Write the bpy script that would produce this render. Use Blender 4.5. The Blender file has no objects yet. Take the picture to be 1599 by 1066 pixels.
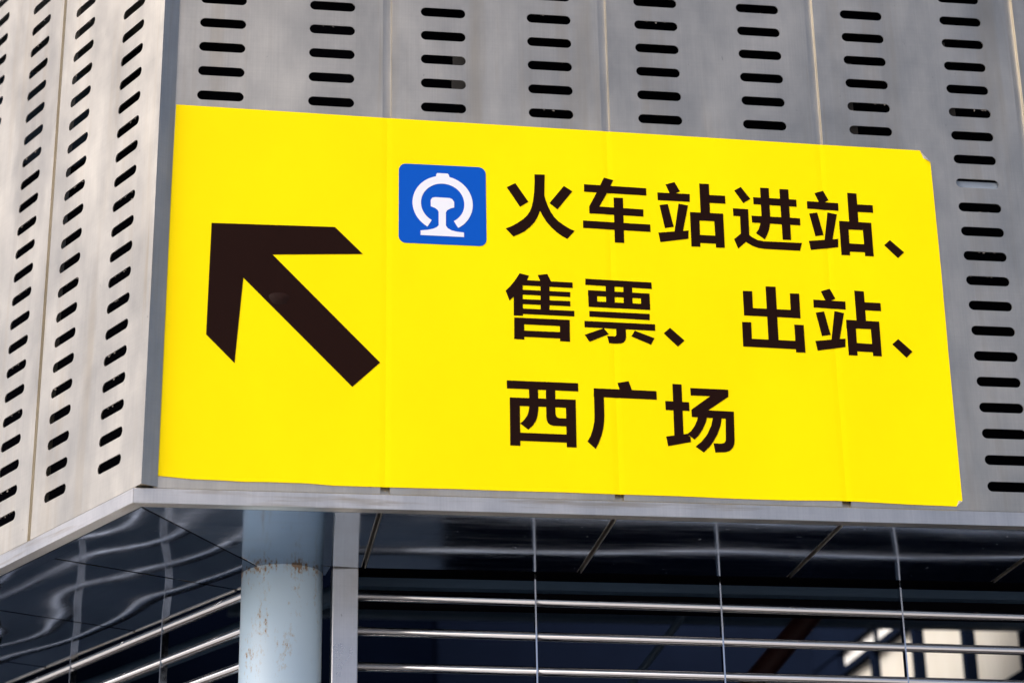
import bpy, bmesh, math, random
from mathutils import Vector, Matrix
from mathutils.geometry import delaunay_2d_cdt

sc = bpy.context.scene
COL = sc.collection
R = math.radians

# ------------------------------------------------------------------ camera
EYE = 1.6
pitch, roll = R(21.505), R(-1.028)
fwd = Vector((0, math.cos(pitch), math.sin(pitch)))
rgt = Vector((1, 0, 0))
upv = rgt.cross(fwd)
r2 = rgt * math.cos(roll) + upv * math.sin(roll)
u2 = -rgt * math.sin(roll) + upv * math.cos(roll)
cam = bpy.data.cameras.new('camera')
cam.sensor_width = 36.0
cam.lens = 36.0 * 3319.6 / 1599.0
cam.clip_start = 0.1
cam.clip_end = 3000
cam.dof.use_dof = True
cam.dof.focus_distance = 5.75
cam.dof.aperture_fstop = 2.8
camo = bpy.data.objects.new('camera', cam)
COL.objects.link(camo)
camo.matrix_world = Matrix((
    (r2.x, u2.x, -fwd.x, 0), (r2.y, u2.y, -fwd.y, 0), (r2.z, u2.z, -fwd.z, EYE), (0, 0, 0, 1)))
sc.camera = camo

# ------------------------------------------------------------------ light
SUN_AZ, SUN_EL = R(-122), R(40)            # azimuth from +Y, clockwise
world = bpy.data.worlds.new('World')
sc.world = world
world.use_nodes = True
wn = world.node_tree
bg = wn.nodes['Background']
sky = wn.nodes.new('ShaderNodeTexSky')
sky.sky_type = 'NISHITA'
sky.sun_disc = False
sky.sun_elevation = SUN_EL
sky.sun_rotation = SUN_AZ
sky.air_density = 0.4
sky.dust_density = 4.5
sky.ozone_density = 0.6
wn.links.new(sky.outputs[0], bg.inputs[0])
bg.inputs[1].default_value = 0.13
sun = bpy.data.lights.new('sun', 'SUN')
sun.energy = 1.5
sun.angle = R(20)
sun.color = (1.0, 0.995, 0.985)
suno = bpy.data.objects.new('sun', sun)
COL.objects.link(suno)
sd = Vector((math.sin(SUN_AZ) * math.cos(SUN_EL), math.cos(SUN_AZ) * math.cos(SUN_EL), math.sin(SUN_EL)))
suno.rotation_euler = sd.to_track_quat('Z', 'Y').to_euler()
suno.location = (-8, 0, 12)
vs = sc.view_settings
vs.view_transform = 'Standard'
vs.look = 'None'
vs.gamma = 1.0
vs.exposure = 0.86
vs.use_curve_mapping = False
sc.cycles.use_denoising = True
sc.cycles.max_bounces = 10

# ------------------------------------------------------------------ frames
CX, CY = -0.9407, 5.0304                  # plan position of the facade corner
AF, AL = R(81.28), R(-38.55)
def frame(ax):
    ay = Vector((-ax.y, ax.x, 0))
    return Matrix(((ax.x, ay.x, 0, CX), (ax.y, ay.y, 0, CY), (0, 0, 1, 0), (0, 0, 0, 1)))
MF = frame(Vector((math.sin(AF), math.cos(AF), 0)))        # x along the front wall, y inwards
ML = frame(-Vector((math.sin(AL), math.cos(AL), 0)))       # x = -(distance along left wall), y inwards

# ------------------------------------------------------------------ helpers
def tag(o, label=None, cat=None, group=None, kind=None):
    if label: o['label'] = label
    if cat: o['category'] = cat
    if group: o['group'] = group
    if kind: o['kind'] = kind
    return o
def root(name, m, label, cat, group=None):
    o = bpy.data.objects.new(name, None)
    COL.objects.link(o)
    o.matrix_world = m
    o.empty_display_size = 0.1
    return tag(o, label, cat, group)
def obj(name, bm, mat, parent=None, m=None, smooth=False):
    me = bpy.data.meshes.new(name)
    bm.normal_update()
    bm.to_mesh(me)
    bm.free()
    if mat: me.materials.append(mat)
    if smooth:
        for p in me.polygons: p.use_smooth = True
    o = bpy.data.objects.new(name, me)
    COL.objects.link(o)
    if parent: o.parent = parent
    elif m is not None: o.matrix_world = m
    return o
def copy(o, parent=None, loc=None):
    c = o.copy()
    COL.objects.link(c)
    c.parent = parent
    if loc: c.location = loc
    return c
def bx(bm, x0, x1, y0, y1, z0, z1):
    v = [bm.verts.new((x, y, z)) for x in (x0, x1) for y in (y0, y1) for z in (z0, z1)]
    for f in ((0, 1, 3, 2), (4, 6, 7, 5), (0, 4, 5, 1), (2, 3, 7, 6), (0, 2, 6, 4), (1, 5, 7, 3)):
        bm.faces.new([v[i] for i in f])
def box(*a, bev=0.0):
    bm = bmesh.new()
    bx(bm, *a)
    if bev:
        bmesh.ops.bevel(bm, geom=bm.edges[:], offset=bev, segments=2, affect='EDGES', profile=0.5)
    bmesh.ops.recalc_face_normals(bm, faces=bm.faces[:])
    return bm
def slab(pts, z0, z1):
    """horizontal plate from a plan polygon"""
    bm = bmesh.new()
    a = [bm.verts.new((x, y, z0)) for x, y in pts]
    b = [bm.verts.new((x, y, z1)) for x, y in pts]
    bm.faces.new(a); bm.faces.new(b)
    n = len(pts)
    for i in range(n):
        bm.faces.new((a[i], a[(i + 1) % n], b[(i + 1) % n], b[i]))
    bmesh.ops.recalc_face_normals(bm, faces=bm.faces[:])
    return bm
def tube(p0, p1, r, seg=20, bm=None):
    bm = bm or bmesh.new()
    p0, p1 = Vector(p0), Vector(p1)
    d = (p1 - p0).normalized()
    a = d.orthogonal().normalized(); b = d.cross(a)
    rings = []
    for p in (p0, p1):
        rings.append([bm.verts.new(p + r * (math.cos(2 * math.pi * i / seg) * a + math.sin(2 * math.pi * i / seg) * b)) for i in range(seg)])
    for i in range(seg):
        j = (i + 1) % seg
        f = bm.faces.new((rings[0][i], rings[0][j], rings[1][j], rings[1][i])); f.smooth = True
    bm.faces.new(rings[0]); bm.faces.new(rings[1])
    bmesh.ops.recalc_face_normals(bm, faces=bm.faces[:])
    return bm
def print_shape(polys, y_top, y_base):
    """union of flat outlines (mm, x and z) as one thin film, no overlapping faces"""
    vs_, fs = [], []
    for q in polys:
        fs.append(list(range(len(vs_), len(vs_) + len(q))))
        area = sum(q[i][0] * q[(i + 1) % len(q)][1] - q[(i + 1) % len(q)][0] * q[i][1] for i in range(len(q)))
        if area < 0: fs[-1].reverse()
        vs_ += [Vector((x / 1000, z / 1000)) for x, z in q]
    ov, oe, of, _, _, orig = delaunay_2d_cdt(vs_, [], fs, 1, 1e-6)
    bm = bmesh.new()
    vv = [bm.verts.new((v.x, y_top, v.y)) for v in ov]
    for f, og in zip(of, orig):
        if og: bm.faces.new([vv[i] for i in f])
    for v in [v for v in bm.verts if not v.link_faces]: bm.verts.remove(v)
    be = [e for e in bm.edges if len(e.link_faces) == 1]
    low = {}
    for e in be:
        for v in e.verts:
            if v not in low: low[v] = bm.verts.new((v.co.x, y_base, v.co.z))
    for e in be:
        a, b = e.verts
        bm.faces.new((a, b, low[b], low[a]))
    bmesh.ops.recalc_face_normals(bm, faces=bm.faces[:])
    return bm

# ------------------------------------------------------------------ materials
def mat(name, col, rough=0.5, metal=0.0, spec=0.5):
    m = bpy.data.materials.new(name)
    m.use_nodes = True
    b = m.node_tree.nodes['Principled BSDF']
    b.inputs['Base Color'].default_value = (*col, 1)
    b.inputs['Roughness'].default_value = rough
    b.inputs['Metallic'].default_value = metal
    b.inputs['Specular IOR Level'].default_value = spec
    return m, m.node_tree, b
def nd(t, kind, **kw):
    n = t.nodes.new('ShaderNode' + kind)
    for k, v in kw.items():
        if k in n.inputs: n.inputs[k].default_value = v
        else: setattr(n, k, v)
    return n
def noise(t, vec, scale, detail=4, rough=0.5, dist=0.0):
    n = nd(t, 'TexNoise')
    n.inputs['Scale'].default_value = scale
    n.inputs['Detail'].default_value = detail
    n.inputs['Roughness'].default_value = rough
    n.inputs['Distortion'].default_value = dist
    t.links.new(vec, n.inputs['Vector'])
    return n.outputs['Fac']
def coords(t, scale=(1, 1, 1), jitter=False):
    c = nd(t, 'TexCoord')
    mp = nd(t, 'Mapping')
    mp.inputs['Scale'].default_value = scale
    t.links.new(c.outputs['Object'], mp.inputs['Vector'])
    if jitter:
        oi = nd(t, 'ObjectInfo')
        mu = nd(t, 'Math', operation='MULTIPLY'); mu.inputs[1].default_value = 37.0
        t.links.new(oi.outputs['Random'], mu.inputs[0])
        t.links.new(mu.outputs[0], mp.inputs['Location'])
    return mp.outputs[0]
def ramp(t, fac, stops):
    r = nd(t, 'ValToRGB')
    e = r.color_ramp.elements
    while len(e) < len(stops): e.new(0.5)
    for el, (p, c) in zip(e, stops):
        el.position = p
        el.color = (*c, 1) if len(c) == 3 else c
    t.links.new(fac, r.inputs[0])
    return r.outputs[0]
def mixc(t, fac, a, b, mode='MIX'):
    m = nd(t, 'Mix', data_type='RGBA', blend_type=mode)
    for s, v in ((m.inputs[0], fac), (m.inputs[6], a), (m.inputs[7], b)):
        if hasattr(v, 'is_linked'): t.links.new(v, s)
        else: s.default_value = v if not isinstance(v, tuple) else (*v, 1)
    return m.outputs[2]
def mrange(t, v, a, b, c, d):
    m = nd(t, 'MapRange')
    for i, x in enumerate((a, b, c, d)): m.inputs[i + 1].default_value = x
    t.links.new(v, m.inputs[0])
    return m.outputs[0]
def bump(t, b, h, strength, dist=0.01, prev=None):
    n = nd(t, 'Bump')
    n.inputs['Strength'].default_value = strength
    n.inputs['Distance'].default_value = dist
    t.links.new(h, n.inputs['Height'])
    if prev: t.links.new(prev, n.inputs['Normal'])
    t.links.new(n.outputs[0], b.inputs['Normal'])
    return n.outputs[0]
GREY = lambda v: (v, v, v)

def steel(name, base, rough, stain=0.5, wav=0.15, joint=None, sx=(13, 13, 0.8), sm=(0.80, 0.72, 0.60)):
    m, t, b = mat(name, base, rough, 1.0)
    big = noise(t, coords(t, (1.5, 1.5, 0.8), True), 3.2, 8, 0.70, 0.1)
    grain = noise(t, coords(t, (260, 260, 3.0)), 1.0, 3, 0.6)
    weft = noise(t, coords(t, (5, 5, 240)), 1.0, 2, 0.5)
    streak = noise(t, coords(t, sx, True), 1.0, 5, 0.6)
    c = mixc(t, mrange(t, big, 0.3, 0.72, 0, 1), tuple(x * k for x, k in zip(base, (0.86, 0.845, 0.81))), tuple(min(1, x * 1.12) for x in base))
    c = mixc(t, 1.0, c, ramp(t, grain, [(0.25, GREY(0.90)), (0.75, GREY(1.0))]), 'MULTIPLY')
    c = mixc(t, 1.0, c, ramp(t, weft, [(0.25, GREY(0.95)), (0.75, GREY(1.0))]), 'MULTIPLY')
    st = ramp(t, streak, [(0.53, GREY(0)), (0.70, GREY(stain))])
    c = mixc(t, st, c, (base[0] * sm[0], base[1] * sm[1], base[2] * sm[2]))
    if joint:
        # tan run-off stains down both sides of each open joint (x = first joint, pitch)
        tc = nd(t, 'TexCoord'); sp = nd(t, 'SeparateXYZ')
        t.links.new(tc.outputs['Object'], sp.inputs[0])
        w1 = nd(t, 'Math', operation='ADD'); w1.inputs[1].default_value = joint[1] * 20.5 - joint[0]
        t.links.new(sp.outputs[0], w1.inputs[0])
        w2 = nd(t, 'Math', operation='MODULO'); w2.inputs[1].default_value = joint[1]
        t.links.new(w1.outputs[0], w2.inputs[0])
        w3 = nd(t, 'Math', operation='SUBTRACT'); w3.inputs[1].default_value = joint[1] / 2
        t.links.new(w2.outputs[0], w3.inputs[0])
        w4 = nd(t, 'Math', operation='ABSOLUTE'); t.links.new(w3.outputs[0], w4.inputs[0])
        near = mrange(t, w4.outputs[0], 0.012, 0.036, 0.75, 0.0)
        run = ramp(t, noise(t, coords(t, (60, 60, 2.2), True), 1.0, 4, 0.6), [(0.55, GREY(0)), (0.70, GREY(1))])
        mm = nd(t, 'Math', operation='MULTIPLY'); mm.use_clamp = True
        t.links.new(near, mm.inputs[0]); t.links.new(run, mm.inputs[1])
        c = mixc(t, mm.outputs[0], c, (0.50, 0.42, 0.29))
    speck = noise(t, coords(t, (1, 1, 0.6), True), 55, 3, 0.6)
    c = mixc(t, ramp(t, speck, [(0.72, GREY(0)), (0.79, GREY(0.55))]), c, (0.16, 0.13, 0.11))
    t.links.new(c, b.inputs['Base Color'])
    rr = mrange(t, big, 0.25, 0.75, rough - 0.06, rough + 0.10)
    t.links.new(rr, b.inputs['Roughness'])
    n1 = bump(t, b, noise(t, coords(t, (1, 1, 0.7), True), 3.0, 2, 0.4), wav, 0.02)
    bump(t, b, grain, 0.05, 0.0008, n1)
    return m
M = {}
SB = (0.635, 0.594, 0.508)
M['steel_p'] = steel('brushed_stainless_plain', SB, 0.36)
M['steel'] = steel('brushed_stainless', SB, 0.36, joint=(0.621, 0.602))
M['steel_l'] = steel('brushed_stainless_side', SB, 0.36, joint=(-0.584, 0.590))
M['trim'] = steel('trim_stainless', (0.76, 0.73, 0.68), 0.32, 0.9, 0.05, None, (3.0, 20, 45), (0.62, 0.54, 0.42))
M['post'] = steel('post_stainless', (0.74, 0.73, 0.73), 0.30, 0.2, 0.03)

def soffit_mat(nm, warp, r0, r1, k):
    m, t, b = mat(nm, (0.52, 0.54, 0.58), 0.05, 1.0)
    w = noise(t, coords(t, (1.0, 1.0, 1.0)), 1.7, 0.0, 0.3)
    smear = noise(t, coords(t, (2, 14, 2), True), 2.0, 5, 0.65)
    dirt = noise(t, coords(t), 60, 3, 0.6)
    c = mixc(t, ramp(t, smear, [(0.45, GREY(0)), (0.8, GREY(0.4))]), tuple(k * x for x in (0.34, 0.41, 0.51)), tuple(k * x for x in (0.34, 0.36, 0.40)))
    t.links.new(c, b.inputs['Base Color'])
    rr = ramp(t, smear, [(0.35, GREY(r0)), (0.70, GREY(r1))])
    rr = mixc(t, ramp(t, dirt, [(0.70, GREY(0)), (0.78, GREY(1))]), rr, GREY(0.5))
    t.links.new(rr, b.inputs['Roughness'])
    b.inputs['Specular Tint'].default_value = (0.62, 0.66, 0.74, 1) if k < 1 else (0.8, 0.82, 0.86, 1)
    bump(t, b, w, 1.0, warp)
    return m
M['soffit'] = soffit_mat('mirror_stainless', 0.017, 0.06, 0.15, 1.0)
M['soffit_w'] = soffit_mat('dimmed_warped_mirror', 0.046, 0.04, 0.10, 0.58)  # base darker than the front soffit; dims the reflected rails by colour
m, t, b = mat('polished_tube', (0.72, 0.72, 0.74), 0.15, 1.0)
t.links.new(ramp(t, noise(t, coords(t, (3, 40, 40)), 2, 4), [(0.3, GREY(0.09)), (0.8, GREY(0.20))]), b.inputs['Roughness'])
M['tube'] = m

def yellow_mat():
    m, t, b = mat('yellow_film', (0.93, 0.70, 0.0), 0.5, 0.0, 0.06)
    v = noise(t, coords(t, (1, 1, 0.7)), 2.5, 4, 0.55)
    c = mixc(t, mrange(t, v, 0.3, 0.7, 0, 1), (0.93, 0.695, 0.0), (0.95, 0.745, 0.0))
    t.links.new(c, b.inputs['Base Color'])
    bump(t, b, noise(t, coords(t), 9.0, 3, 0.5), 0.12, 0.004)
    return m
M['yellow'] = yellow_mat()
m, t, b = mat('dark_film', (0.012, 0.0035, 0.0018), 0.4, 0.0, 0.08)
bump(t, b, noise(t, coords(t), 11.0, 3, 0.5), 0.15, 0.004)
M['ink'] = m
M['blister'] = mat('lifted_dark_film', (0.014, 0.0045, 0.0025), 0.45, 0.0, 0.13)[0]
M['blue'] = mat('blue_film', (0.0, 0.078, 0.45), 0.5, 0.0, 0.12)[0]
M['white'] = mat('white_film', (0.74, 0.75, 0.80), 0.4, 0.0, 0.35)[0]

def paint_rust():
    m, t, b = mat('blue_column_paint', (0.5, 0.63, 0.72), 0.32)
    fade = noise(t, coords(t, (1, 1, 0.35)), 6, 4, 0.55)
    c = mixc(t, mrange(t, fade, 0.3, 0.7, 0, 1), (0.63, 0.82, 0.96), (0.69, 0.86, 0.98))
    patch = noise(t, coords(t, (1, 1, 0.22)), 22, 3, 0.6)
    fine = noise(t, coords(t, (1, 1, 0.55)), 95, 5, 0.7)
    mul = nd(t, 'Math', operation='MULTIPLY')
    t.links.new(patch, mul.inputs[0]); t.links.new(fine, mul.inputs[1])
    tc = nd(t, 'TexCoord'); sp = nd(t, 'SeparateXYZ')
    t.links.new(tc.outputs['Object'], sp.inputs[0])
    top = mrange(t, sp.outputs[2], 3.135, 3.172, 0.0, 0.13)
    add = nd(t, 'Math', operation='ADD')
    t.links.new(mul.outputs[0], add.inputs[0]); t.links.new(top, add.inputs[1])
    rf = ramp(t, add.outputs[0], [(0.392, GREY(0)), (0.42, GREY(0.85))])
    halo = ramp(t, add.outputs[0], [(0.315, GREY(0)), (0.39, GREY(0.4))])
    c = mixc(t, halo, c, (0.50, 0.42, 0.30))
    c = mixc(t, rf, c, (0.40, 0.22, 0.085))
    t.links.new(c, b.inputs['Base Color'])
    t.links.new(mixc(t, rf, GREY(0.3), GREY(0.85)), b.inputs['Roughness'])
    bump(t, b, rf, 0.4, 0.002)
    return m
M['column'] = paint_rust()
def plain(name, c, rough, var=0.25, scale=3.0, spec=0.5):
    m, t, b = mat(name, c, rough, 0.0, spec)
    n = noise(t, coords(t), scale, 5, 0.6)
    t.links.new(mixc(t, n, tuple(x * (1 - var) for x in c), tuple(min(1, x * (1 + var)) for x in c)), b.inputs['Base Color'])
    return m
M['navy'] = plain('navy_painted_sheet', (0.005, 0.009, 0.022), 0.8, spec=0.03)
M['soffit_tint_wall'] = plain('soffit_tint_blue', (0.60, 0.72, 0.92), 0.8, spec=0.05)
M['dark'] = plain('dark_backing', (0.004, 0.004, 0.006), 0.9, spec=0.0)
M['beam'] = plain('blue_steel_paint', (0.035, 0.07, 0.12), 0.5)
M['red'] = plain('red_pipe_paint', (0.032, 0.003, 0.004), 0.6)
M['brown'] = plain('brown_steel_paint', (0.045, 0.018, 0.014), 0.6)
M['paving'] = plain('paving', (0.44, 0.425, 0.40), 0.8, 0.2, 0.7)
M['render'] = plain('grey_render', (0.30, 0.29, 0.28), 0.8)
M['fluff'] = plain('dust_fluff', (0.22, 0.20, 0.18), 0.95)
M['bracket'] = plain('dull_bracket', (0.05, 0.047, 0.044), 0.8)
M['pale'] = plain('pale_blue_box', (0.26, 0.31, 0.37), 0.6)
def sheet_mat():
    m, t, b = mat('translucent_sheet', (0.80, 0.74, 0.60), 0.5)
    n = noise(t, coords(t, (1, 1, 0.3)), 4, 4, 0.6)
    c = mixc(t, n, (0.72, 0.66, 0.54), (0.90, 0.87, 0.79))
    t.links.new(c, b.inputs['Base Color'])
    tr = nd(t, 'BsdfTranslucent')
    t.links.new(c, tr.inputs[0])
    mx = nd(t, 'MixShader')
    mx.inputs[0].default_value = 0.25
    t.links.new(b.outputs[0], mx.inputs[1]); t.links.new(tr.outputs[0], mx.inputs[2])
    t.links.new(mx.outputs[0], t.nodes['Material Output'].inputs[0])
    return m
M['sheet'] = sheet_mat()
M['whitep'] = plain('white_panel', (0.90, 0.89, 0.85), 0.6, 0.03)
M['apron'] = plain('added_apron_dark', (0.055, 0.045, 0.038), 0.85, 0.3, 2.0)

# ------------------------------------------------------------------ ground
bm = bmesh.new()
bmesh.ops.create_grid(bm, x_segments=1, y_segments=1, size=600)
tag(obj('ground', bm, M['paving']), kind='structure')

bm = bmesh.new()
bx(bm, -3.0, 8.0, -2.2, 0.56, 0.004, 0.008)  # unseen dark apron, added so the rail undersides reflect less light
bmesh.ops.recalc_face_normals(bm, faces=bm.faces[:])
tag(obj('added_dark_apron', bm, M['apron'], None, MF), kind='structure')
bm = bmesh.new()
bx(bm, -6.0, -0.3, -2.2, 0.56, 0.009, 0.013)
bmesh.ops.recalc_face_normals(bm, faces=bm.faces[:])
tag(obj('added_dark_apron', bm, M['apron'], None, ML), kind='structure')

# ------------------------------------------------------------------ facade
SOF = 3.171
PITCH_Z = 0.07388
TOP = 5.25
fac = root('slotted_building', MF, 'grey slotted steel panel building front carrying the yellow sign above a mirror soffit', 'building')
facl = root('slotted_building', ML, 'brightly lit slotted steel wall with mirror soffit receding left of the yellow sign', 'building')

def slotted_panel(x0, x1, z0, z1, cols, rows, sl=0.124, sh=0.0278, th=0.003, ret=0.030):
    bm = bmesh.new()
    r = sh / 2; hl = sl / 2 - r
    cols = sorted(cols); rows = sorted(rows)
    xl = [x0] + [(cols[i] + cols[i + 1]) / 2 for i in range(len(cols) - 1)] + [x1]
    zl = [rows[0] - PITCH_Z / 2 + i * PITCH_Z for i in range(len(rows) + 1)]
    def V(x, z, y=0.0): return bm.verts.new((x, y, z))
    def q(pts): bm.faces.new([V(*p) for p in pts])
    N = 7
    for i, cx in enumerate(cols):
        a, b_ = xl[i], xl[i + 1]
        for j, cz in enumerate(rows):
            c, d = zl[j], zl[j + 1]
            up, dn = [], []
            for k in range(N + 1):
                an = math.pi - k * math.pi / 2 / N
                up.append((cx - hl + r * math.cos(an), cz + r * math.sin(an)))
            for k in range(N + 1):
                an = math.pi / 2 - k * math.pi / 2 / N
                up.append((cx + hl + r * math.cos(an), cz + r * math.sin(an)))
            dn = [(x, 2 * cz - z) for x, z in up]
            q([(a, d), (a, cz)] + up + [(b_, cz), (b_, d)])
            q([(a, c), (a, cz)] + dn + [(b_, cz), (b_, c)])
            loop = up + dn[::-1][1:-1]
            f_ = [V(x, z) for x, z in loop]; g_ = [V(x, z, th) for x, z in loop]
            n = len(loop)
            for k in range(n):
                bm.faces.new((f_[k], f_[(k + 1) % n], g_[(k + 1) % n], g_[k]))
    for i in range(len(cols)):
        for c, d in ((z0, zl[0]), (zl[-1], z1)):
            if d - c > 1e-4: q([(xl[i], c), (xl[i + 1], c), (xl[i + 1], d), (xl[i], d)])
    # folded returns, both long sides and bottom, with a tiny rounded arris
    for x, s in ((x0, 1), (x1, -1)):
        bm.faces.new([V(x, z0, 0), V(x, z1, 0), V(x, z1, ret), V(x, z0, ret)])
        bm.faces.new([V(x + s * th, z0, th), V(x + s * th, z1, th), V(x + s * th, z1, ret), V(x + s * th, z0, ret)])
        bm.faces.new([V(x, z0, ret), V(x, z1, ret), V(x + s * th, z1, ret), V(x + s * th, z0, ret)])
    bm.faces.new([V(x0, z0, 0), V(x1, z0, 0), V(x1, z0, ret), V(x0, z0, ret)])
    bmesh.ops.remove_doubles(bm, verts=bm.verts[:], dist=1e-5)
    for f in bm.faces:
        c = f.calc_center_median(); f.normal_update()
        if abs(f.normal.y) > 0.9 and f.normal.y > 0: f.normal_flip()
    return bm
ROWS_F = [4.314 + (k - 14) * PITCH_Z for k in range(27)]
ROWS_L = [3.311 + k * PITCH_Z for k in range(26)]
NP = 7
for i in range(NP):
    o = 0.602 * i
    x0 = 0.045 if i == 0 else 0.633 - 0.602 + o
    bmp = slotted_panel(x0, 0.609 + o, 3.212, TOP, [0.173 + o, 0.4695 + o], ROWS_F)
    obj('panel', bmp, M['steel'], fac)
for i in range(4):
    o = -0.590 * i
    x1 = 0.030 if i == 0 else -0.593 + 0.590 + o
    obj('panel', slotted_panel(-0.575 + o, x1, 3.214, TOP, [-0.145 + o - 0.006 * i, -0.445 + o - 0.006 * i], ROWS_L, ret=0.045 if i == 0 else 0.030), M['steel_l'], facl)
# recessed strips seen in the joints
for i in range(NP):
    o = 0.602 * i
    obj('joint_strip', box(0.6095 + o, 0.6325 + o, 0.016, 0.019, 3.2125, 3.2445), M['steel_p'], fac)
    obj('joint_strip', box(0.6095 + o, 0.6325 + o, 0.0085, 0.012, 3.245, TOP), M['steel_p'], fac)
for i in range(3):
    o = -0.590 * i
    obj('joint_strip', box(-0.5925 + o, -0.5755 + o, 0.0085, 0.012, 3.2145, TOP), M['steel_p'], facl)
# edge trim below the panels
def trim(x0a, x0b, x1):
    # L section: face, and a lip turned under; mitred at the x0 end (a: outer, b: inner)
    bm = bmesh.new()
    sec = [(-0.006, SOF), (-0.006, 3.2085), (-0.0045, 3.2100), (0.030, 3.2105), (0.030, SOF + 0.004), (0.028, SOF)]
    f = lambda y: x0a + (x0b - x0a) * (y + 0.006) / 0.036
    a = [bm.verts.new((f(y), y, z)) for y, z in sec]
    b = [bm.verts.new((x1, y, z)) for y, z in sec]
    n = len(sec)
    for i in range(n): bm.faces.new((a[i], a[(i + 1) % n], b[(i + 1) % n], b[i]))
    bm.faces.new(a); bm.faces.new(b)
    bmesh.ops.recalc_face_normals(bm, faces=bm.faces[:])
    return bm
T60 = math.tan(R(60))
obj('edge_trim', trim(-0.006 / T60 + 0.0005, 0.030 / T60 + 0.0005, 4.24), M['trim'], fac)
obj('edge_trim', trim(0.006 / T60 - 0.0005, -0.030 / T60 - 0.0005, -2.36), M['trim'], facl)
# mirror soffit
SH = 0.004
s0 = 0.032
pts = [(s0 / T60 + 0.003, s0), (0.603, s0), (0.603, 0.545), (0.492, 0.530), (0.268, 0.459)]
obj('soffit_panel', slab(pts, SOF, SOF + SH), M['soffit'], fac)
pts = [(0.274, 0.467), (0.490, 0.536), (0.520, 0.552), (0.512, 0.640), (0.369, 0.634)]
obj('soffit_panel', slab(pts, SOF + 0.002, SOF + 0.006), M['soffit'], fac)
for i in range(1, NP):
    o = 0.602 * i
    obj('soffit_panel', slab([(0.017 + o, s0), (0.603 + o, s0), (0.603 + o, 0.545), (0.017 + o, 0.545)], SOF, SOF + SH), M['soffit'], fac)
for i in range(NP):
    o = 0.602 * i
    obj('seam_flange', box(0.6035 + o, 0.606 + o, 0.034, 0.543, SOF + 0.001, SOF + 0.03), M['trim'], fac)
    obj('seam_flange', box(0.614 + o, 0.6165 + o, 0.034, 0.543, SOF - 0.002, SOF + 0.03), M['trim'], fac)
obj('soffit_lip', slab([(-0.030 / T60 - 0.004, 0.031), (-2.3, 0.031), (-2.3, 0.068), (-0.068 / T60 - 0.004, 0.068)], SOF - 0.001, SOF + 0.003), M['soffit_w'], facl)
E_ = 0.070
pts = [(-E_ / T60 - 0.005, E_), (-0.559, E_), (-0.559, 0.633), (-0.633 / T60 - 0.005, 0.633)]
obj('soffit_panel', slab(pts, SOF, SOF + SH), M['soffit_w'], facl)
for i in range(3):
    a, b = 0.569 + 0.59 * i, 1.149 + 0.59 * i
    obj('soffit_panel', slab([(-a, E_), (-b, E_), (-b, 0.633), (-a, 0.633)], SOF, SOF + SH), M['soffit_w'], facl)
for a, b in ((0.38, 0.558), (0.570, 1.148), (1.160, 1.738), (1.750, 2.328)):
    obj('edge_fold', box(-b, -a, 0.6335, 0.6415, SOF - 0.004, SOF + 0.006, bev=0.0015), M['trim'], facl)
# near-black sheets added behind the panels so slots read black; coping on top
def wall_strip(pts, z0, z1, th=0.02):
    bm = bmesh.new()
    for (xa, ya), (xb, yb) in zip(pts[:-1], pts[1:]):
        d = Vector((xb - xa, yb - ya)).normalized(); n = Vector((-d.y, d.x)) * th
        v = [bm.verts.new((x, y, z)) for x, y in ((xa, ya), (xb, yb), (xb + n.x, yb + n.y), (xa + n.x, ya + n.y)) for z in (z0, z1)]
        for f in ((0, 2, 3, 1), (4, 6, 7, 5), (2, 4, 5, 3), (6, 0, 1, 7), (0, 6, 4, 2), (1, 3, 5, 7)):
            bm.faces.new([v[i] for i in f])
    bmesh.ops.recalc_face_normals(bm, faces=bm.faces[:])
    return bm
obj('slot_blackout', wall_strip([(0.33, 0.50), (4.24, 0.50)], 3.200, TOP), M['dark'], fac)
obj('slot_blackout', wall_strip([(-2.36, 0.58), (-0.33, 0.58)], 3.200, TOP), M['dark'], facl)
obj('coping', box(0.05, 4.24, 0.0, 0.52, TOP + 0.001, TOP + 0.03), M['trim'], fac)
obj('coping', box(-2.36, -0.35, 0.0, 0.60, TOP + 0.002, TOP + 0.031), M['trim'], facl)

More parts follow.
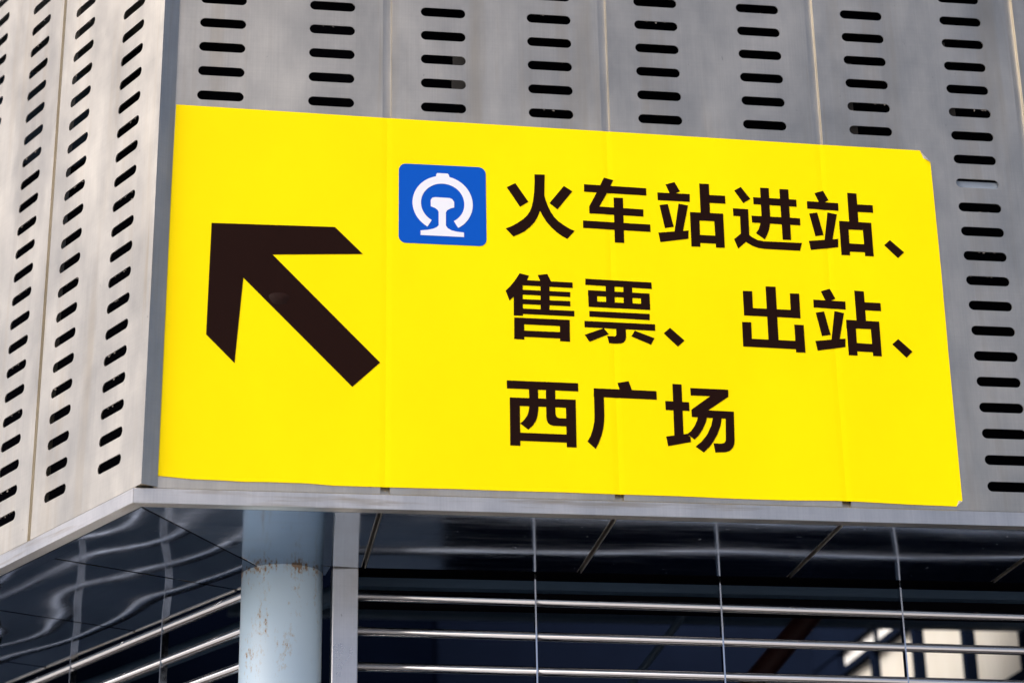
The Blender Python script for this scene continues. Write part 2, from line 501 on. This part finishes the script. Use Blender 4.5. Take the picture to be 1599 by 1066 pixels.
# outlines measured on the sign in millimetres: along the wall, height
G = {
 'huo': [[[944.4,4083.3],[968.0,4096.9],[1002.7,4043.0],[979.5,4027.0]],[[1100.5,4095.6],[1123.5,4080.5],[1081.4,4024.6],[1060.1,4042.2]],[[1020.8,4125.9],[1048.8,4126.5],[1046.6,4064.3],[1048.3,4056.3],[1054.0,4036.8],[1061.7,4018.7],[1071.9,4001.9],[1084.3,3988.7],[1099.0,3977.9],[1113.6,3969.0],[1126.8,3963.7],[1106.0,3939.0],[1091.8,3946.5],[1077.2,3957.3],[1062.7,3971.5],[1050.3,3987.0],[1041.1,4002.6],[1033.6,4018.4],[1027.3,4000.8],[1018.5,3984.2],[1005.4,3968.6],[990.4,3955.3],[975.5,3946.5],[959.9,3938.9],[939.5,3961.5],[954.8,3968.4],[971.8,3979.1],[986.8,3990.7],[997.6,4001.6],[1006.4,4015.4],[1012.0,4031.2],[1015.6,4048.7],[1018.8,4072.1],[1020.7,4102.5]]],
 'che': [[[1156.3,4103.7],[1327.7,4100.7],[1327.5,4078.6],[1155.6,4081.2]],[[1211.7,4126.4],[1237.4,4120.3],[1217.9,4079.1],[1197.0,4039.6],[1194.8,4017.2],[1168.3,4017.2],[1168.7,4038.6],[1190.0,4080.0]],[[1176.2,4039.4],[1317.4,4036.7],[1316.7,4015.3],[1168.3,4017.7]],[[1150.1,3995.5],[1334.8,3992.7],[1334.5,3970.7],[1150.1,3973.6]],[[1236.5,4068.0],[1262.3,4068.1],[1260.9,3934.8],[1235.2,3934.7]]],
 'zhan': [[[1382.2,4114.9],[1407.6,4123.5],[1421.8,4096.2],[1405.5,4087.4],[1393.5,4086.7]],[[1358.5,4089.6],[1448.4,4089.6],[1447.5,4065.9],[1358.6,4066.6]],[[1362.7,4052.3],[1385.9,4056.1],[1399.3,3989.0],[1374.9,3984.3]],[[1415.9,4059.1],[1442.2,4055.0],[1423.6,3974.0],[1400.1,3970.5]],[[1356.2,3969.9],[1439.9,3980.3],[1438.3,3955.7],[1360.6,3942.0]],[[1476.7,4122.7],[1503.6,4122.8],[1502.3,4031.5],[1476.2,4030.1]],[[1497.1,4089.6],[1547.3,4089.7],[1546.9,4065.6],[1495.8,4065.8]],[[1446.5,4035.6],[1472.5,4035.3],[1470.4,3933.5],[1445.8,3933.4]],[[1446.5,4035.6],[1538.9,4035.4],[1538.2,4011.1],[1446.4,4011.6]],[[1512.8,4035.5],[1538.9,4035.4],[1538.1,3933.7],[1513.7,3933.3]],[[1462.7,3968.9],[1519.0,3968.5],[1518.8,3944.8],[1461.5,3944.6]]],
 'jin': [[[1573.9,4106.9],[1593.0,4118.5],[1618.0,4083.9],[1597.0,4070.1]],[[1567.2,4053.0],[1609.8,4052.4],[1608.7,3975.2],[1617.7,3968.0],[1630.4,3961.6],[1647.6,3958.5],[1754.8,3958.6],[1747.7,3935.0],[1648.4,3935.8],[1631.1,3937.8],[1615.1,3943.5],[1603.6,3950.3],[1597.9,3954.2],[1575.2,3933.2],[1565.5,3960.8],[1585.2,3978.2],[1586.0,4030.1],[1567.2,4030.1]],[[1647.4,4119.3],[1671.7,4119.2],[1670.6,4032.5],[1668.8,4011.3],[1665.2,3994.8],[1659.4,3979.3],[1651.0,3963.8],[1627.7,3981.7],[1635.6,3993.3],[1641.6,4010.0],[1646.4,4034.8]],[[1701.8,4118.2],[1727.0,4118.1],[1725.0,3965.8],[1701.4,3965.8]],[[1626.0,4089.5],[1747.6,4088.3],[1747.2,4066.6],[1625.9,4068.3]],[[1618.3,4033.6],[1754.4,4032.5],[1754.0,4010.9],[1618.6,4012.8]]],
 'zhan2': [[[1800.7,4111.0],[1825.7,4119.3],[1839.4,4091.0],[1824.9,4083.1],[1811.6,4083.8]],[[1777.4,4085.4],[1866.0,4083.8],[1865.6,4060.6],[1777.2,4062.7]],[[1781.5,4048.0],[1804.3,4052.5],[1817.5,3985.3],[1794.3,3980.6]],[[1833.6,4054.2],[1859.9,4049.4],[1841.0,3968.2],[1818.8,3965.9]],[[1774.8,3965.9],[1858.1,3975.8],[1856.2,3950.7],[1778.6,3939.1]],[[1894.3,4116.7],[1920.6,4116.2],[1919.7,4026.0],[1893.3,4025.9]],[[1912.6,4082.9],[1964.3,4082.7],[1964.0,4059.7],[1913.0,4060.0]],[[1864.8,4030.1],[1890.3,4030.0],[1888.1,3928.0],[1863.9,3928.3]],[[1864.8,4030.1],[1955.7,4028.8],[1954.9,4005.4],[1864.1,4005.6]],[[1930.2,4029.2],[1955.7,4028.8],[1955.0,3928.2],[1930.9,3928.2]],[[1881.2,3963.8],[1936.4,3963.2],[1935.6,3939.1],[1880.4,3939.1]]],
 'comma1': [[[2004.9,3979.5],[2042.6,3944.5],[2023.5,3926.3],[1987.4,3963.1]]],
 'shou': [[[975.1,3833.2],[999.9,3827.2],[994.0,3813.2],[982.4,3798.1],[957.6,3764.5],[946.6,3753.5],[936.6,3781.4],[947.7,3793.1],[960.4,3809.4]],[[958.5,3792.5],[982.5,3802.5],[981.6,3711.5],[957.1,3711.7]],[[979.3,3814.1],[1116.7,3812.9],[1116.7,3796.9],[979.1,3798.6]],[[978.8,3786.2],[1109.7,3784.9],[1109.3,3770.8],[978.6,3771.9]],[[978.3,3759.2],[1109.0,3758.9],[1109.2,3744.1],[978.1,3744.9]],[[977.8,3732.4],[1119.1,3731.4],[1118.7,3715.5],[977.5,3716.8]],[[1023.2,3830.1],[1049.4,3834.4],[1058.9,3812.8],[1054.4,3799.1],[1052.6,3722.9],[1028.9,3723.0],[1030.4,3811.5]],[[958.2,3706.0],[984.6,3706.3],[984.1,3644.4],[957.2,3645.3]],[[958.2,3706.0],[1106.0,3705.2],[1106.0,3686.3],[957.9,3687.9]],[[1079.7,3705.4],[1106.0,3705.2],[1105.4,3643.4],[1078.8,3644.1]],[[980.8,3670.1],[1084.7,3669.7],[1084.2,3651.4],[980.5,3652.2]]],
 'piao': [[[1151.5,3825.5],[1330.9,3822.6],[1331.0,3803.8],[1151.1,3807.5]],[[1205.9,3821.7],[1230.0,3821.7],[1228.8,3746.2],[1205.7,3746.3]],[[1253.7,3820.5],[1277.7,3820.4],[1277.0,3746.0],[1253.1,3746.1]],[[1157.7,3792.9],[1181.9,3792.2],[1181.6,3744.6],[1158.1,3744.9]],[[1157.7,3792.9],[1324.3,3790.2],[1324.3,3774.9],[1157.2,3776.5]],[[1300.5,3790.3],[1324.3,3790.2],[1324.2,3742.7],[1300.1,3743.0]],[[1157.8,3761.5],[1324.7,3759.3],[1324.2,3742.7],[1158.1,3744.9]],[[1159.4,3733.1],[1322.3,3731.6],[1321.7,3713.5],[1159.3,3716.8]],[[1145.5,3704.2],[1335.6,3702.4],[1335.5,3683.7],[1145.4,3686.2]],[[1230.7,3691.6],[1255.9,3691.5],[1256.1,3662.6],[1254.1,3654.1],[1249.1,3647.3],[1241.6,3643.9],[1231.1,3643.2],[1209.8,3643.9],[1205.4,3663.9],[1226.6,3663.6],[1229.8,3667.1]],[[1145.2,3664.7],[1196.9,3685.7],[1209.8,3669.2],[1157.4,3645.1]],[[1280.2,3682.1],[1332.7,3662.7],[1322.2,3643.6],[1270.1,3665.4]]],
 'comma2': [[[1375.9,3694.3],[1413.7,3659.5],[1394.8,3641.0],[1358.0,3677.5]]],
 'chu': [[[1644.6,3825.7],[1672.3,3825.5],[1670.7,3663.3],[1643.1,3664.0]],[[1580.6,3809.6],[1606.5,3809.8],[1605.5,3739.2],[1580.3,3738.2]],[[1581.0,3760.8],[1735.5,3759.8],[1735.2,3736.6],[1580.3,3738.2]],[[1710.8,3808.1],[1736.6,3808.3],[1735.8,3736.2],[1709.7,3736.9]],[[1573.5,3719.4],[1598.5,3719.6],[1597.4,3649.6],[1572.6,3649.0]],[[1573.5,3672.1],[1741.4,3670.7],[1740.6,3646.4],[1572.6,3648.8]],[[1717.1,3717.6],[1743.0,3717.5],[1742.6,3638.0],[1716.9,3637.9]]],
 'zhan3': [[[1797.8,3817.9],[1823.0,3826.4],[1836.9,3798.4],[1821.4,3790.1],[1809.4,3789.6]],[[1774.9,3792.7],[1864.0,3790.9],[1863.5,3767.3],[1774.5,3769.6]],[[1779.1,3754.8],[1802.5,3759.7],[1815.7,3692.1],[1791.6,3687.8]],[[1831.7,3761.9],[1857.9,3756.9],[1839.2,3676.7],[1816.6,3674.6]],[[1772.2,3673.0],[1856.2,3683.2],[1854.3,3658.6],[1776.7,3645.2]],[[1891.9,3824.2],[1918.3,3823.1],[1917.7,3733.0],[1891.1,3733.5]],[[1912.1,3791.2],[1962.4,3790.8],[1962.2,3767.0],[1912.4,3767.9]],[[1862.3,3737.7],[1888.2,3737.5],[1886.2,3635.4],[1862.0,3635.6]],[[1862.3,3737.7],[1954.2,3736.4],[1953.3,3713.2],[1861.5,3713.2]],[[1929.1,3736.7],[1954.2,3736.4],[1953.6,3635.8],[1929.5,3635.8]],[[1880.8,3671.8],[1935.0,3670.2],[1933.7,3646.5],[1880.0,3647.5]]],
 'comma3': [[[2003.5,3687.9],[2040.6,3653.0],[2022.0,3634.5],[1985.6,3671.8]]],
 'xi': [[[935.7,3529.1],[1123.4,3528.2],[1123.3,3505.2],[935.6,3506.9]],[[942.7,3482.4],[968.7,3482.2],[968.1,3351.1],[941.8,3351.5]],[[942.7,3482.4],[1115.9,3482.2],[1115.6,3458.9],[942.4,3460.0]],[[1089.7,3482.1],[1115.9,3482.2],[1114.6,3351.2],[1088.9,3351.4]],[[963.3,3387.1],[1093.7,3385.8],[1093.1,3363.6],[963.9,3364.7]],[[993.3,3514.0],[1017.3,3513.8],[1017.2,3454.5],[1015.2,3437.3],[1010.8,3422.2],[1002.4,3408.0],[989.5,3395.5],[969.0,3411.8],[980.3,3423.3],[987.6,3434.2],[991.7,3447.2],[993.7,3462.3]],[[1037.8,3513.5],[1062.7,3513.3],[1061.6,3443.2],[1062.7,3436.8],[1065.9,3432.0],[1071.3,3429.9],[1092.9,3430.0],[1092.3,3407.9],[1055.5,3408.4],[1047.3,3410.6],[1041.3,3415.8],[1038.2,3423.2],[1037.4,3431.7]]],
 'guang': [[[1228.2,3532.9],[1258.2,3538.9],[1265.8,3515.2],[1261.8,3507.4],[1234.9,3509.7]],[[1164.6,3515.8],[1331.4,3513.9],[1331.5,3489.8],[1163.8,3491.9]],[[1164.6,3515.8],[1190.9,3515.5],[1190.3,3441.1],[1189.1,3423.9],[1186.2,3404.5],[1181.0,3385.1],[1173.2,3365.6],[1164.5,3348.8],[1143.6,3368.5],[1152.3,3384.1],[1159.0,3403.6],[1163.1,3423.0],[1164.4,3444.5]]],
 'chang': [[[1375.1,3535.8],[1399.6,3535.2],[1398.4,3385.7],[1373.8,3384.9]],[[1353.9,3487.3],[1417.3,3486.1],[1417.4,3461.8],[1354.0,3462.2]],[[1352.0,3389.3],[1407.7,3398.4],[1416.7,3390.1],[1417.4,3376.0],[1356.3,3362.9]],[[1422.6,3526.0],[1524.8,3525.0],[1524.1,3504.8],[1422.9,3505.1]],[[1473.6,3503.8],[1524.4,3524.5],[1524.1,3504.8],[1467.8,3465.3],[1441.3,3445.3],[1422.9,3445.1],[1422.8,3465.7]],[[1461.1,3465.5],[1536.6,3464.3],[1536.0,3443.2],[1422.9,3445.1],[1423.0,3459.8]],[[1514.5,3464.1],[1536.6,3464.3],[1534.2,3383.7],[1532.5,3372.9],[1527.8,3363.1],[1520.0,3355.4],[1509.4,3351.2],[1481.2,3349.4],[1477.3,3375.0],[1498.1,3374.4],[1506.6,3376.8],[1510.5,3382.9]],[[1440.2,3449.6],[1463.4,3448.2],[1462.3,3439.6],[1459.3,3430.8],[1450.0,3411.1],[1438.7,3394.5],[1427.3,3382.8],[1417.7,3390.6],[1408.1,3398.0],[1418.5,3405.7],[1429.6,3421.1],[1436.7,3436.5]],[[1480.4,3448.8],[1503.2,3448.6],[1501.5,3436.6],[1498.7,3423.5],[1489.0,3399.4],[1477.6,3379.7],[1466.3,3364.3],[1450.1,3348.4],[1428.9,3364.0],[1446.3,3378.7],[1461.9,3398.5],[1473.6,3422.6]]],
 'arrow': [[[162.4,3938.8],[484.8,3943.0],[558.8,3868.6],[323.4,3855.9],[606.2,3565.6],[534.9,3496.0],[249.3,3786.9],[233.9,3549.5],[159.2,3625.2]]],
 'rail': [[[738.8,4035.0],[743.0,4041.5],[750.7,4043.3],[789.5,4042.8],[796.7,4039.4],[801.6,4031.2],[801.5,4015.6],[791.9,4012.3],[782.8,4006.7],[779.2,4000.3],[779.0,3961.5],[783.8,3954.1],[794.1,3948.2],[809.5,3945.0],[827.3,3943.6],[827.2,3930.5],[711.4,3930.9],[711.4,3944.1],[729.9,3946.7],[745.3,3950.8],[754.3,3955.4],[759.7,3961.3],[759.9,4000.7],[757.0,4006.2],[750.6,4011.6],[738.8,4015.8]]],
 'bump': [[[752.5,4096.0],[753.6,4111.3],[756.7,4114.9],[769.2,4115.0],[784.7,4114.7],[787.8,4111.1],[790.9,4096.4]]],
 'sq': [[[653.3,4138.7],[888.8,4139.3],[886.7,3906.8],[652.7,3905.8]]],
 'sheet': [[[56.8,4280.4],[613.0,4273.1],[1498.6,4265.0],[1771.6,4261.8],[2117.0,4259.4],[2126.0,4236.0],[2143.7,4225.0],[2143.8,3891.7],[2141.2,3636.0],[2139.7,3236.2],[2122.5,3221.7],[1993.7,3223.3],[1855.5,3227.2],[1786.6,3227.9],[1666.4,3225.3],[1530.2,3225.7],[1378.2,3228.3],[1210.5,3228.6],[1077.4,3229.8],[928.7,3229.7],[781.2,3230.5],[618.6,3230.0],[489.6,3230.4],[425.3,3234.4],[329.3,3234.9],[265.7,3233.8],[218.0,3235.7],[138.8,3236.7],[51.9,3243.2],[50.8,3748.1]]],
}

# ------------------------------------------------------------------ the sign
sign = root('wayfinding_sign', MF, 'large yellow film sign with dark arrow, blue railway emblem and Chinese lettering', 'sign')
YS = -0.0022                               # face of the yellow film
def film():
    q = G['sheet'][0]
    vs_ = [Vector((x / 1000, z / 1000)) for x, z in q]
    n = len(vs_)
    fs = [list(range(n))[::-1]]
    zt = lambda x: 4.2804 + (x - 0.0568) * (4.2594 - 4.2804) / 2.06
    # extra lines so that the film can sag a little into the panel joints
    extra, edges = [], []
    for i in range(3):
        for dx in (0.606, 0.612, 0.621, 0.630, 0.636):
            x = dx + 0.602 * i
            k = len(vs_) + len(extra)
            extra += [Vector((x, 3.10)), Vector((x, 4.40))]
            edges.append((k, k + 1))
    ov, oe, of, _, _, orig = delaunay_2d_cdt(vs_ + extra, edges, fs, 0, 1e-6)
    bm = bmesh.new()
    def sag(x):
        u = ((x - 0.621 + 0.301) % 0.602) - 0.301
        return 0.0005 * max(0.0, 1 - abs(u) / 0.014) if 0.3 < x < 2.0 else 0.0
    vv = [bm.verts.new((v.x, YS + sag(v.x), v.y)) for v in ov]
    for f, og in zip(of, orig):
        if og: bm.faces.new([vv[i] for i in f])
    for v in [v for v in bm.verts if not v.link_faces]: bm.verts.remove(v)
    be = [e for e in bm.edges if len(e.link_faces) == 1]
    low = {}
    for e in be:
        for v in e.verts:
            if v not in low: low[v] = bm.verts.new((v.co.x, v.co.y + 0.0012, v.co.z))
    for e in be:
        a, b = e.verts
        bm.faces.new((a, b, low[b], low[a]))
    bmesh.ops.recalc_face_normals(bm, faces=bm.faces[:])
    return bm
obj('sheet', film(), M['yellow'], sign)
YP = YS - 0.0006
obj('arrow', print_shape(G['arrow'], YP, YS + 0.0002), M['ink'], sign)
def blister(cx, cz, ra, rb, h):
    bm = bmesh.new()
    top = bm.verts.new((cx + 0.004, YP - h, cz + 0.005))
    rings = []
    for f, hh in ((0.35, 0.92), (0.65, 0.6), (0.88, 0.22), (1.0, 0.02)):
        rings.append([bm.verts.new((cx + f * ra * math.cos(a) * (1 + 0.14 * math.sin(3 * a)), YP - h * hh, cz + f * rb * math.sin(a) * (1 + 0.1 * math.cos(2 * a))))
                      for a in [2 * math.pi * k / 20 for k in range(20)]])
    for k in range(20):
        bm.faces.new((top, rings[0][k], rings[0][(k + 1) % 20]))
        for p, q in zip(rings[:-1], rings[1:]):
            bm.faces.new((p[k], q[k], q[(k + 1) % 20], p[(k + 1) % 20]))
    bmesh.ops.recalc_face_normals(bm, faces=bm.faces[:])
    return bm
obj('film_blister', blister(0.3432, 3.7324, 0.026, 0.019, 0.0032), M['blister'], sign, smooth=True)
sq = G['sq'][0]
def rounded(x0, x1, z0, z1, r, n=8):
    out = []
    for cx, cz, a0 in ((x1 - r, z1 - r, 0), (x0 + r, z1 - r, 90), (x0 + r, z0 + r, 180), (x1 - r, z0 + r, 270)):
        for k in range(n + 1):
            a = R(a0 + 90 * k / n)
            out.append((cx + r * math.cos(a), cz + r * math.sin(a)))
    return out
logo = obj('railway_emblem', print_shape([rounded(653.0, 887.7, 3906.3, 4139.0, 20)], YP, YS + 0.0002), M['blue'], sign)
def arc(cx, cz, ro, ri, a0, a1, n=48):
    A = [a0 + (a1 - a0) * k / n for k in range(n + 1)]
    return [(cx + ro * math.cos(R(a)), cz + ro * math.sin(R(a))) for a in A] + [(cx + ri * math.cos(R(a)), cz + ri * math.sin(R(a))) for a in A[::-1]]
obj('emblem_ring', print_shape([arc(770.8, 4026.0, 80.9, 58.4, -59.5, 239.5), G['bump'][0]], YP - 0.0005, YP + 0.0001), M['white'], logo)
obj('emblem_rail', print_shape(G['rail'], YP - 0.0005, YP + 0.0001), M['white'], logo)
for k in ('huo', 'che', 'zhan', 'jin', 'zhan2', 'shou', 'piao', 'chu', 'zhan3', 'xi', 'guang', 'chang'):
    obj('character', print_shape(G[k], YP, YS + 0.0002), M['ink'], sign)
for k in ('comma1', 'comma2', 'comma3'):
    obj('comma', print_shape(G[k], YP, YS + 0.0002), M['ink'], sign)
# film corners that have curled over and show their white back
def curl(a, b, c, h):
    bm = bmesh.new()
    a, b, c = [Vector((p[0], YS - 0.0004, p[1])) for p in (a, b, c)]
    n = 5
    rows = []
    for i in range(n + 1):
        t_ = i / n
        p, q = a.lerp(c, t_), b.lerp(c, t_)
        off = Vector((0, -h * math.sin(math.pi * t_ * 0.6), 0))
        rows.append((bm.verts.new(p + off), bm.verts.new(q + off)))
    for (p, q), (r_, s_) in zip(rows[:-1], rows[1:]):
        bm.faces.new((p, q, s_, r_))
    ret = bmesh.ops.solidify(bm, geom=bm.faces[:], thickness=0.0006)
    return bm
obj('curled_corner', curl((2.1150, 4.2594), (2.1440, 4.2260), (2.1215, 4.2330), 0.006), M['white'], sign)
obj('curled_corner', curl((2.1225, 3.2215), (2.1400, 3.2365), (2.1265, 3.2350), 0.005), M['white'], sign)

# ------------------------------------------------------------------ column and grilles
cx_, cy_ = 0.3934, 0.644
def column():
    bm = bmesh.new()
    seg = 64
    zs_ = [0.0, 1.2, 2.4, 3.0, 3.28]
    rg = [[bm.verts.new((cx_ + 0.1125 * math.cos(2 * math.pi * k / seg), cy_ + 0.1125 * math.sin(2 * math.pi * k / seg), z)) for k in range(seg)] for z in zs_]
    for a, b in zip(rg[:-1], rg[1:]):
        for k in range(seg):
            f = bm.faces.new((a[k], a[(k + 1) % seg], b[(k + 1) % seg], b[k])); f.smooth = True
    bm.faces.new(rg[0][::-1]); bm.faces.new(rg[-1])
    return bm
colm = root('support_column', MF, 'round pale blue steel column with rust spots under the soffit', 'column')
obj('shaft', column(), M['column'], colm)
bm = bmesh.new()
bmesh.ops.create_cone(bm, cap_ends=True, segments=48, radius1=0.19, radius2=0.19, depth=0.02, matrix=Matrix.Translation((cx_, cy_, 0.0105)))
obj('base_plate', bm, M['column'], colm)

gf = root('tube_railing', MF, 'horizontal steel tube railing with square post and thin flat bars, right of the blue column', 'railing')
obj('post', box(0.527, 0.598, 0.550, 0.620, 0.0, 3.26, bev=0.003), M['post'], gf)
DF, DL, TR = 0.600, 0.600, 0.0128
zf = lambda s, k: 3.1115 - 0.0110 * s - 0.0982 * k
for k in range(8):
    obj('rail', tube((0.5985, DF, zf(0.6, k)), (4.2, DF, zf(4.2, k)), TR), M['tube'], gf)
for i in range(6):
    s = 1.095 + 0.530 * i
    obj('flat_bar', box(s - 0.0022, s + 0.0022, DF - 0.0150, DF + 0.0080, 2.35, 3.20), M['tube'], gf)
gl = root('tube_railing', ML, 'horizontal steel tube railing running back left of the blue column', 'railing')
for k in range(8):
    z = 3.1265 - 0.0995 * k
    obj('rail', tube((-0.36, DL, z), (-4.6, DL, z - 0.03), TR), M['tube'], gl)
for i in range(7):
    s = 0.895 + 0.575 * i
    obj('flat_bar', box(-s - 0.0022, -s + 0.0022, DL - 0.0150, DL + 0.0080, 2.35, 3.20), M['tube'], gl)

# ------------------------------------------------------------------ hall behind
hall = root('hall_interior', MF, 'dark navy hall seen behind the tube railing', 'building')
def lf(s, d):            # left-frame plan point -> front-frame plan point
    p = MF.inverted() @ (ML @ Vector((-s, d, 0)))
    return p.x, p.y
P0, P1, P2, P3 = (0.40, 0.60), (4.20, 0.60), (4.20, 8.2), lf(7.0, 0.62)
P4 = lf(7.0, 5.0)
RZ = 5.22
obj('daylight_stop', wall_strip([(0.60, 0.57), (4.24, 0.57)], 0.0, 2.34, 0.06), M['navy'], hall)  # unseen walls below the grille, added to keep daylight out of the hall
obj('daylight_stop', wall_strip([lf(7.0, 0.57), lf(0.40, 0.57)], 0.0, 2.34, 0.06), M['navy'], hall)
obj('upper_wall', wall_strip([lf(7.0, 0.62), lf(0.45, 0.62)], 3.205, RZ + 0.2, 0.05), M['navy'], hall)
obj('upper_wall', wall_strip([(0.45, 0.53), (4.30, 0.53)], 3.205, RZ + 0.2, 0.05), M['navy'], hall)
obj('roof', slab([(0.33, 0.6), (4.3, 0.6), (4.3, 3.2), lf(7.1, 3.0), lf(7.1, 0.66), (0.2, 0.8)], RZ, RZ + 0.1), M['navy'], hall)
obj('back_wall', wall_strip([(4.3, 8.2), lf(7.0, 6.0)][::-1], 0.0, 9.0, 0.06), M['navy'], hall)
obj('end_wall', wall_strip([lf(7.0, 6.0), lf(7.0, 0.6)], 0.0, 9.0, 0.06), M['navy'], hall)
obj('soffit_tint_wall', wall_strip([lf(6.93, 6.0), lf(6.93, 0.7)], 0.0, 2.6, 0.06), M['soffit_tint_wall'], hall)  # unseen pale blue reflector wall, added to tint the left soffit
obj('cross_beam', box(0.56, 4.18, 0.80, 0.92, 3.188, 3.214), M['beam'], hall)
obj('cross_beam', box(0.56, 4.18, 0.84, 0.88, 3.140, 3.1875), M['dark'], hall)
obj('cross_beam', box(0.56, 4.18, 0.84, 0.88, 3.2145, 3.30), M['dark'], hall)
bm = tube(Vector((0, 0, 0)) + Vector(lf(0.5, 1.0) + (3.22,)), Vector(lf(6.5, 1.0) + (3.22,)), 0.03)
obj('cross_beam', bm, M['beam'], hall)
for d in (1.6, 2.7):
    obj('roof_beam', box(-1.0, 4.15, d, d + 0.12, RZ - 0.3, RZ - 0.002), M['beam'], hall)

obj('truss_member', box(0.3, 4.1, 4.40, 4.48, 4.02, 4.10), M['beam'], hall)
obj('truss_member', box(0.3, 4.1, 4.40, 4.48, 4.44, 4.50), M['brown'], hall)
for s in (1.52, 1.70, 2.34, 2.95):
    obj('truss_member', box(s, s + 0.05, 4.41, 4.47, 4.101, 4.439), M['brown'] if s > 2 else M['beam'], hall)
obj('ceiling_pipe', tube((0.2, 2.2, 3.98), (4.1, 2.9, 3.86), 0.035), M['brown'], hall)

# side wall with white strip and translucent corrugated sheets
sw = root('glazed_wall', MF, 'bright hall side wall of cream corrugated sheets below a white strip, behind railing at lower right', 'wall')
XS = 4.20
def corrugated(d0, d1, z0, z1):
    bm = bmesh.new()
    n = max(4, int((d1 - d0) / 0.017))
    prof = [0, 0.026, 0.026, 0]
    cols_ = []
    for i in range(n + 1):
        y = d0 + (d1 - d0) * i / n
        x = XS + prof[i % 4] - 0.006
        cols_.append((bm.verts.new((x, y, z0)), bm.verts.new((x, y, z1))))
    for a, b in zip(cols_[:-1], cols_[1:]): bm.faces.new((a[0], b[0], b[1], a[1]))
    return bm
posts = [0.75, 1.5, 2.25, 3.0, 3.85, 4.62, 5.40, 6.18, 6.93, 7.62]
for a, b in zip(posts[:-1], posts[1:]):
    obj('corrugated_sheet', corrugated(a + 0.03, b - 0.03, 3.88, 4.49), M['sheet'], sw)
    bm = bmesh.new(); bx(bm, XS - 0.003, XS + 0.003, a + 0.02, b - 0.02, 4.53, 4.65)
    bmesh.ops.recalc_face_normals(bm, faces=bm.faces[:])
    obj('white_pane', bm, M['whitep'], sw)
for d in posts:
    obj('wall_post', box(XS - 0.05, XS + 0.03, d - 0.03, d + 0.03, 0.0, 4.49), M['navy'], sw)
for a, b in zip(posts[:-1], posts[1:]):
    obj('mullion', box(XS - 0.02, XS + 0.02, b - 0.02, b + 0.02, 4.531, 4.649), M['navy'], sw)
obj('wall_rail', box(XS - 0.055, XS + 0.035, 0.62, 8.18, 4.491, 4.529), M['navy'], sw)
obj('end_panel', box(XS - 0.03, XS + 0.02, 7.655, 8.18, 3.88, 4.49), M['navy'], sw)
obj('end_panel', box(XS - 0.03, XS + 0.02, 7.645, 8.18, 4.53, 4.65), M['navy'], sw)
obj('low_wall', box(XS - 0.04, XS + 0.02, 0.62, 8.18, 0.0, 3.879), M['navy'], sw)
obj('upper_wall', box(XS - 0.04, XS + 0.02, 0.62, 8.18, 4.651, RZ - 0.001), M['navy'], sw)

pipe = obj('red_pipe', tube((1.60, 3.0, 2.58), (3.9, 3.0, 5.13), 0.045), M['red'], None, MF)
tag(pipe, 'dark red pipe slanting upward in the dark behind the railing', 'pipe')
br = obj('grey_brace', tube((1.30, 2.6, 2.72), (3.0, 2.6, 4.845), 0.014), M['beam'], None, MF)
tag(br, 'thin blue-grey diagonal brace in the dark behind the railing', 'brace')
bxo = obj('junction_box', box(2.12, 2.40, 0.010, 0.05, 4.143, 4.178, bev=0.003), M['pale'], None, MF)
tag(bxo, 'pale blue box filling one slot right of the sign', 'box')

# fluff and dirt caught on the edges of the slots
rnd = random.Random(5)
def debris(rows, cols, n, th=0.003):
    bm = bmesh.new()
    for _ in range(n):
        cx, cz = rnd.choice(cols), rnd.choice(rows)
        up = rnd.random() < 0.6
        for _ in range(rnd.randint(1, 4)):
            x = cx + rnd.uniform(-0.05, 0.05)
            z = cz + (0.0145 if up else -0.0145)
            s = rnd.uniform(0.0015, 0.0042)
            mtx = Matrix.Translation((x, 0.0035, z)) @ Matrix.Rotation(rnd.uniform(0, 3), 4, 'Y') @ Matrix.Diagonal((s * rnd.uniform(1, 2.2), s * 0.6, s * rnd.uniform(0.5, 1), 1))
            r_ = bmesh.ops.create_icosphere(bm, subdivisions=1, radius=1, matrix=mtx)
            for v in r_['verts']: v.co += Vector([rnd.uniform(-0.3, 0.3) * s for _ in range(3)])
    return bm
fc = [0.173 + 0.602 * i for i in range(4)] + [0.4695 + 0.602 * i for i in range(4)]
lc = [-0.145, -0.445, -0.741, -1.041]
tag(obj('slot_dirt', debris(ROWS_F, fc, 70), M['fluff'], fac), kind='stuff')
tag(obj('slot_dirt', debris(ROWS_L, lc, 70), M['fluff'], facl), kind='stuff')
# fixing brackets glimpsed through some slots
for x, k, d in ((0.822, 1, 0.03), (0.822, 2, 0.03), (1.930, 0, 0.03), (1.925, 1, 0.03), (1.930, 3, 0.035), (2.225, 1, 0.03), (2.22, 4, 0.03)):
    z = 4.322 + k * PITCH_Z
    w_ = rnd.uniform(0.012, 0.024)
    obj('bracket', box(x - w_, x + w_, d, d + 0.004, z - rnd.uniform(0.012, 0.02), z + rnd.uniform(0.0, 0.03), bev=0.001), M['bracket'], fac)
